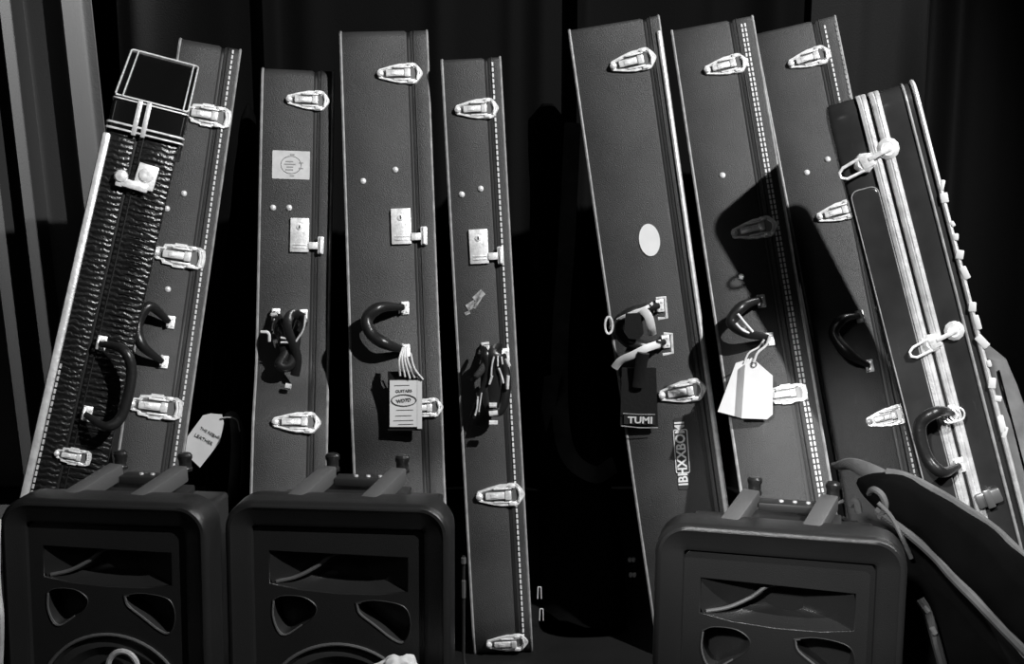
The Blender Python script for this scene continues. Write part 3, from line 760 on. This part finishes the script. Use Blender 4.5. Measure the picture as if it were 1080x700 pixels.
cl([(916, 522, 1.9), (921, 516, 1.88), (930, 522, 1.87), (934, 535, 1.87), (928, 545, 1.88)], .005, 'buckle', 'webbing')
cl([(926, 530, 1.87), (940, 545, 1.86), (952, 568, 1.85), (961, 588, 1.86)], .0035, 'zip_pull', 'webbing')
cl([(898, 532, 1.93), (903, 528, 1.92), (906, 540, 1.92)], .006, 'buckle', 'webbing')
cl([(866, 538, 1.98), (878, 532, 1.95), (890, 528, 1.94)], .003, 'loose_cord', 'webbing')
cl([(888, 548, 1.88), (896, 553, 1.86), (902, 553, 1.88)], .0065, 'clip', 'leather')
P = [(970, 632, 1.8), (978, 645, 1.79), (985, 668, 1.78), (995, 705, 1.77), (1010, 760, 1.76)]
cl(P, .007, 'hanging_strap', 'nylon_lite')
cl([(974, 640, 1.78), (979, 646, 1.775)], .0045, 'strap_rivet', 'webbing'); cl([(983, 662, 1.77), (986, 668, 1.77)], .004, 'strap_rivet', 'webbing')

# ------------------------------------------------------------------ loudspeakers
def speaker(label, cx, topy, Y, yaw, wpx, lean=3, darker=False, H=None):
    W = wpx / F * Y
    p = at(cx, topy, Y); H = p.z / math.cos(R(lean)) - .001
    Mx = Matrix.Translation((p.x, p.y - math.sin(R(lean)) * H, 0)) @ Matrix.Rotation(R(-yaw), 4, 'Z') @ Matrix.Rotation(R(-lean), 4, 'X')
    Mx.translation.z = .004
    root = empty('loudspeaker', Mx); tag(root, label, 'loudspeaker', None)
    D = .2
    def loop(ins, y, r=.042, top=0): 
        return [Vector((x, y, z)) for x, z in rrect(W - 2 * ins, H - 2 * ins, max(.006, r - ins), 7, 0, H / 2 + top)]
    # back shell, tapering
    b = MB(); b.loft([loop(.004, .050), loop(.012, .07), loop(.03, .14), loop(.036, D), loop(.042, D + .006)])
    b.build('enclosure', 'plastic', root)
    # front frame
    ti = W * .115
    b = MB(); b.loft([loop(.001, .06), loop(0, .05), loop(0, .010), loop(.0015, .004), loop(.005, .0005), loop(.009, .0), loop(.012, .002), loop(ti - .006, .006), loop(ti, .009), loop(ti + .002, .016)], True, False)
    b.build('front_frame', 'plastic', root)
    # baffle with openings; frame coordinates measured from the top
    k = W / .28
    X = lambda v: v * k
    Z = lambda v: H - v * k
    def horn_mouth(s=1, dx=0, dz=0):
        pts = [(-.087, .066), (.086, .070), (.086, .113), (.05, .1175), (0, .118), (-.05, .1145), (-.087, .108)]
        return [(X(x), Z(z)) for x, z in pts]
    def port(sg):
        if sg < 0: pts = [(-.083, .130), (-.07, .124), (-.045, .125), (-.03, .136), (-.034, .150), (-.052, .164), (-.068, .174), (-.078, .168), (-.084, .150)]
        else: pts = [(.022, .130), (.045, .126), (.075, .130), (.086, .140), (.088, .160), (.08, .178), (.066, .174), (.045, .158), (.026, .143)]
        c = [Vector((X(x), Z(z), 0)) for x, z in pts]; c.append(c[0]); q = smooth_path(c, 4)[:-1]
        return [(v.x, v.y) for v in q]
    wr = .100 * k; wz = Z(.285)
    woof = [(wr * math.cos(a), wz + wr * math.sin(a)) for a in [2 * math.pi * j / 56 for j in range(56)]]
    outer = rrect(W - 2 * ti - .001, H - 2 * ti - .001, .016, 7, 0, H / 2)
    hm = horn_mouth(); pl, pr = port(-1), port(1)
    holed_plate('baffle', outer, [hm, pl, pr, woof], .003, 'plastic', root, Matrix.Translation((0, .019, 0)) @ RX90)
    # horn flare: mouth -> narrow vertical throat
    def rs(pts, n=48):
        P = [Vector((x, z)) for x, z in pts]; P.append(P[0]); Ls = [(b_ - a).length for a, b_ in zip(P, P[1:])]; T = sum(Ls); out = []
        for i in range(n):
            d = T * i / n
            for a, b_, l in zip(P, P[1:], Ls):
                if d <= l: out.append(a.lerp(b_, d / l)); break
                d -= l
        return out
    m0 = rs(hm); zc = Z(.088)
    b = MB(); loops = []
    for q, (kx, kz, dy) in enumerate([(1, 1, .018), (.86, .93, .026), (.62, .86, .036), (.36, .8, .046), (.14, .75, .054), (.05, .7, .058)]):
        loops.append([Vector((v.x * kx + .012 * (1 - kx), dy, zc + (v.y - zc) * kz + (1 - kx) * .008)) for v in m0])
    b.loft(loops, False, True); b.build('horn', 'plastic', root)
    b = MB(); b.tube(smooth_path([(X(-.080), .020, Z(.107)), (X(-.055), .024, Z(.101)), (X(-.03), .028, Z(.088)), (X(-.012), .031, Z(.074)), (X(.006), .033, Z(.070))], 6), .0028, 8); b.build('horn_edge_highlight', 'plastic_grey', root)  # paler tube stands in for the lit edge of the horn wall
    for pp in (pl, pr):
        b = MB(); q_ = [p for p in pp]; lo_ = sorted(range(len(q_)), key=lambda i: q_[i][1] * 1.0 + q_[i][0] * .9)[:len(q_) // 2]
        run = [q_[i] for i in range(len(q_)) if i in lo_]
        j0 = next((i for i in range(len(q_)) if i in lo_ and (i - 1) % len(q_) not in lo_), 0)
        run = [q_[(j0 + i) % len(q_)] for i in range(len(lo_))]
        b.tube([(x, .0155, z) for x, z in run], .0016, 7); b.build('port_rim_highlight', 'plastic_grey', root)  # paler tube along part of the rim paints the highlight there
        b = MB(); c = (sum(p[0] for p in pp) / len(pp), sum(p[1] for p in pp) / len(pp))
        b.loft([[Vector((c[0] + (x - c[0]) * s_, y, c[1] + (z - c[1]) * s_)) for x, z in pp] for y, s_ in ((.0145, 1.06), (.0135, 1.03), (.0145, 1.0), (.03, .93), (.054, .85))], False, True); b.build('port', 'rubber', root)
    # woofer
    b = MB(); b.lathe([(wr + .004, -.004), (wr + .003, .002), (wr - .002, .005), (wr - .006, .001), (wr - .010, .003), (wr - .016, .004), (wr - .022, .0), (wr * .34, -.030), (wr * .33, -.034)], 56, (0, .019, wz), Matrix.Rotation(R(90), 3, 'X'))
    wf = b.build('woofer', 'cone', root)
    b = MB(); b.tube([(wr * 1.02 * math.cos(a), .0125, wz + wr * 1.02 * math.sin(a)) for a in [2 * math.pi * j / 56 for j in range(56)]], .0026, 8, closed=True); b.build('woofer_ring', 'plastic_grey', wf)
    b = MB(); b.lathe([(wr * .36, -.032), (wr * .35, -.02), (wr * .28, -.008), (wr * .15, -.001), (0, .001)], 28, (0, .022, wz), Matrix.Rotation(R(90), 3, 'X')); b.build('dust_cap', 'cap', wf)
    b = MB(); b.box((0, .0585, H / 2), (W - 2 * ti, .003, H - 2 * ti)); b.build('inner_baffle', 'rubber', root)
    # top: recessed plate, two arms, two knobs, screws
    b = MB(); b.box((X(.005), .110, H - .026), (X(.13), .11, .012), rot=Matrix.Rotation(R(4), 3, 'X'), bev=.003); b.build('top_plate', 'rubber', root)
    for xx in (X(-.045), X(.048)):
        ar = MB(); ar.box((xx - .004, .095, H - .004), (X(.022), .115, .024), rot=Matrix.Rotation(R(8), 3, 'X') @ Matrix.Rotation(R(-12), 3, 'Z'), bev=.003)
        a_ = ar.build('bracket_arm', 'plastic_grey', root)
        kb = MB(); kb.lathe([(.010, 0), (.0105, .004), (.009, .006), (.009, .016), (.0105, .018), (.0105, .023), (.008, .026), (0, .0262)], 16, (xx + .012, .155, H + .006)); kb.build('knob', 'leather', root)
    for dx in (-.014, .002, .018):
        s_ = MB(); s_.lathe([(.0035, 0), (.003, .002), (0, .0024)], 10, (X(dx + .012), .150, H + .000)); s_.build('screw', 'steel', root)
    b = MB(); b.box((X(.006), .150, H - .006), (X(.07), .03, .012), bev=.002); b.build('bracket_plate', 'rubber', root)
    return root
speaker('black plastic loudspeaker in the bottom left corner, below the crocodile case', 104, 531, 1.70, 6, 240)
speaker('black plastic loudspeaker in the middle, white cloth on its woofer', 352, 533, 1.72, 5, 254)
speaker('black plastic loudspeaker at the right, beside the slung gig bag', 818, 562, 1.66, 13, 276)

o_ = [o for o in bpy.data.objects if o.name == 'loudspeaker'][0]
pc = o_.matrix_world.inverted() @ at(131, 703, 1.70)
MB().tube([(pc.x + .021 * math.cos(a), .010, pc.z + .024 * math.sin(a)) for a in [2 * math.pi * j / 28 for j in range(28)]], .0042, 8, closed=True).build('added_bright_ring', 'steel', o_)  # added steel ring standing in for a bright highlight on the woofer
# white cloth at the foot of the middle speaker
p = at(418, 722, 1.66)
root = None
b = MB(); bmesh.ops.create_icosphere(b.bm, subdivisions=5, radius=1)
for v in b.bm.verts:
    q = v.co.copy(); d = 1 + .28 * noise.noise(q * 1.7) + .12 * noise.noise(q * 4.5)
    v.co = Vector((q.x * .040 * d, q.y * .022 * d, q.z * .042 * d))
b.bm.transform(Matrix.Translation(p)) if hasattr(b.bm, 'transform') else None
tag(b.build('crumpled_cloth', 'paper'), 'crumpled white cloth against the woofer of the middle loudspeaker', 'cloth')

# pale cable behind the left speaker
P = smooth_path([at(*q) for q in ((-2, 548, 1.68), (-3, 580, 1.66), (-2, 620, 1.64), (1, 650, 1.62), (0, 700, 1.62), (-4, 760, 1.62))], 8)
P += smooth_path([P[-1], Vector((P[-1].x - .02, P[-1].y + .05, .03)), Vector((P[-1].x - .1, P[-1].y + .1, .006)), Vector((P[-1].x - .25, P[-1].y + .05, .006))], 8)
tag(MB().tube(P, .004, 8).build('cable', 'paper_dim'), 'pale cable hanging behind the left edge of the left loudspeaker', 'cable')
# short plug lead hanging between fourth and fifth cases
Yp = 2.2
P = [at(489, 586, Yp), at(489, 600, Yp), at(489, 640, Yp), at(489, 690, Yp)]; P.append(Vector((P[-1].x, P[-1].y - .02, .005))); P.append(Vector((P[-1].x - .06, P[-1].y - .1, .005)))
root = empty('patch_lead', Matrix.Translation(P[-1])); tag(root, 'thin black lead with small metal plugs between fourth and fifth cases', 'cable')
MB().tube([q - P[-1] for q in smooth_path(P, 6)], .0028, 8).build('wire', 'rubber', root)
for (a, c_, r) in (((489, 588), (489, 594), .0045), ((489, 612), (489, 630), .0038)):
    MB().tube([at(*a, Yp - .004) - P[-1], at(*c_, Yp - .004) - P[-1]], r, 8).build('plug', 'dark_metal', root)

# shared groups of look-alikes
for o in [o for o in C.objects if o.parent is None and 'label' in o]:
    for pre, gname in (('guitar_case', 'upright guitar cases in a row'), ('instrument_case', 'hard cases at the two ends of the row'), ('loudspeaker', 'loudspeakers along the front'), ('luggage_tag', 'tags hanging on the cases'), ('gig_bag', 'soft gig bags among the cases'), ('stage_curtain', 'black curtains behind the cases'), ('handle_wrap', 'straps looped on case handles')):
        if o.name.startswith(pre): o['group'] = gname
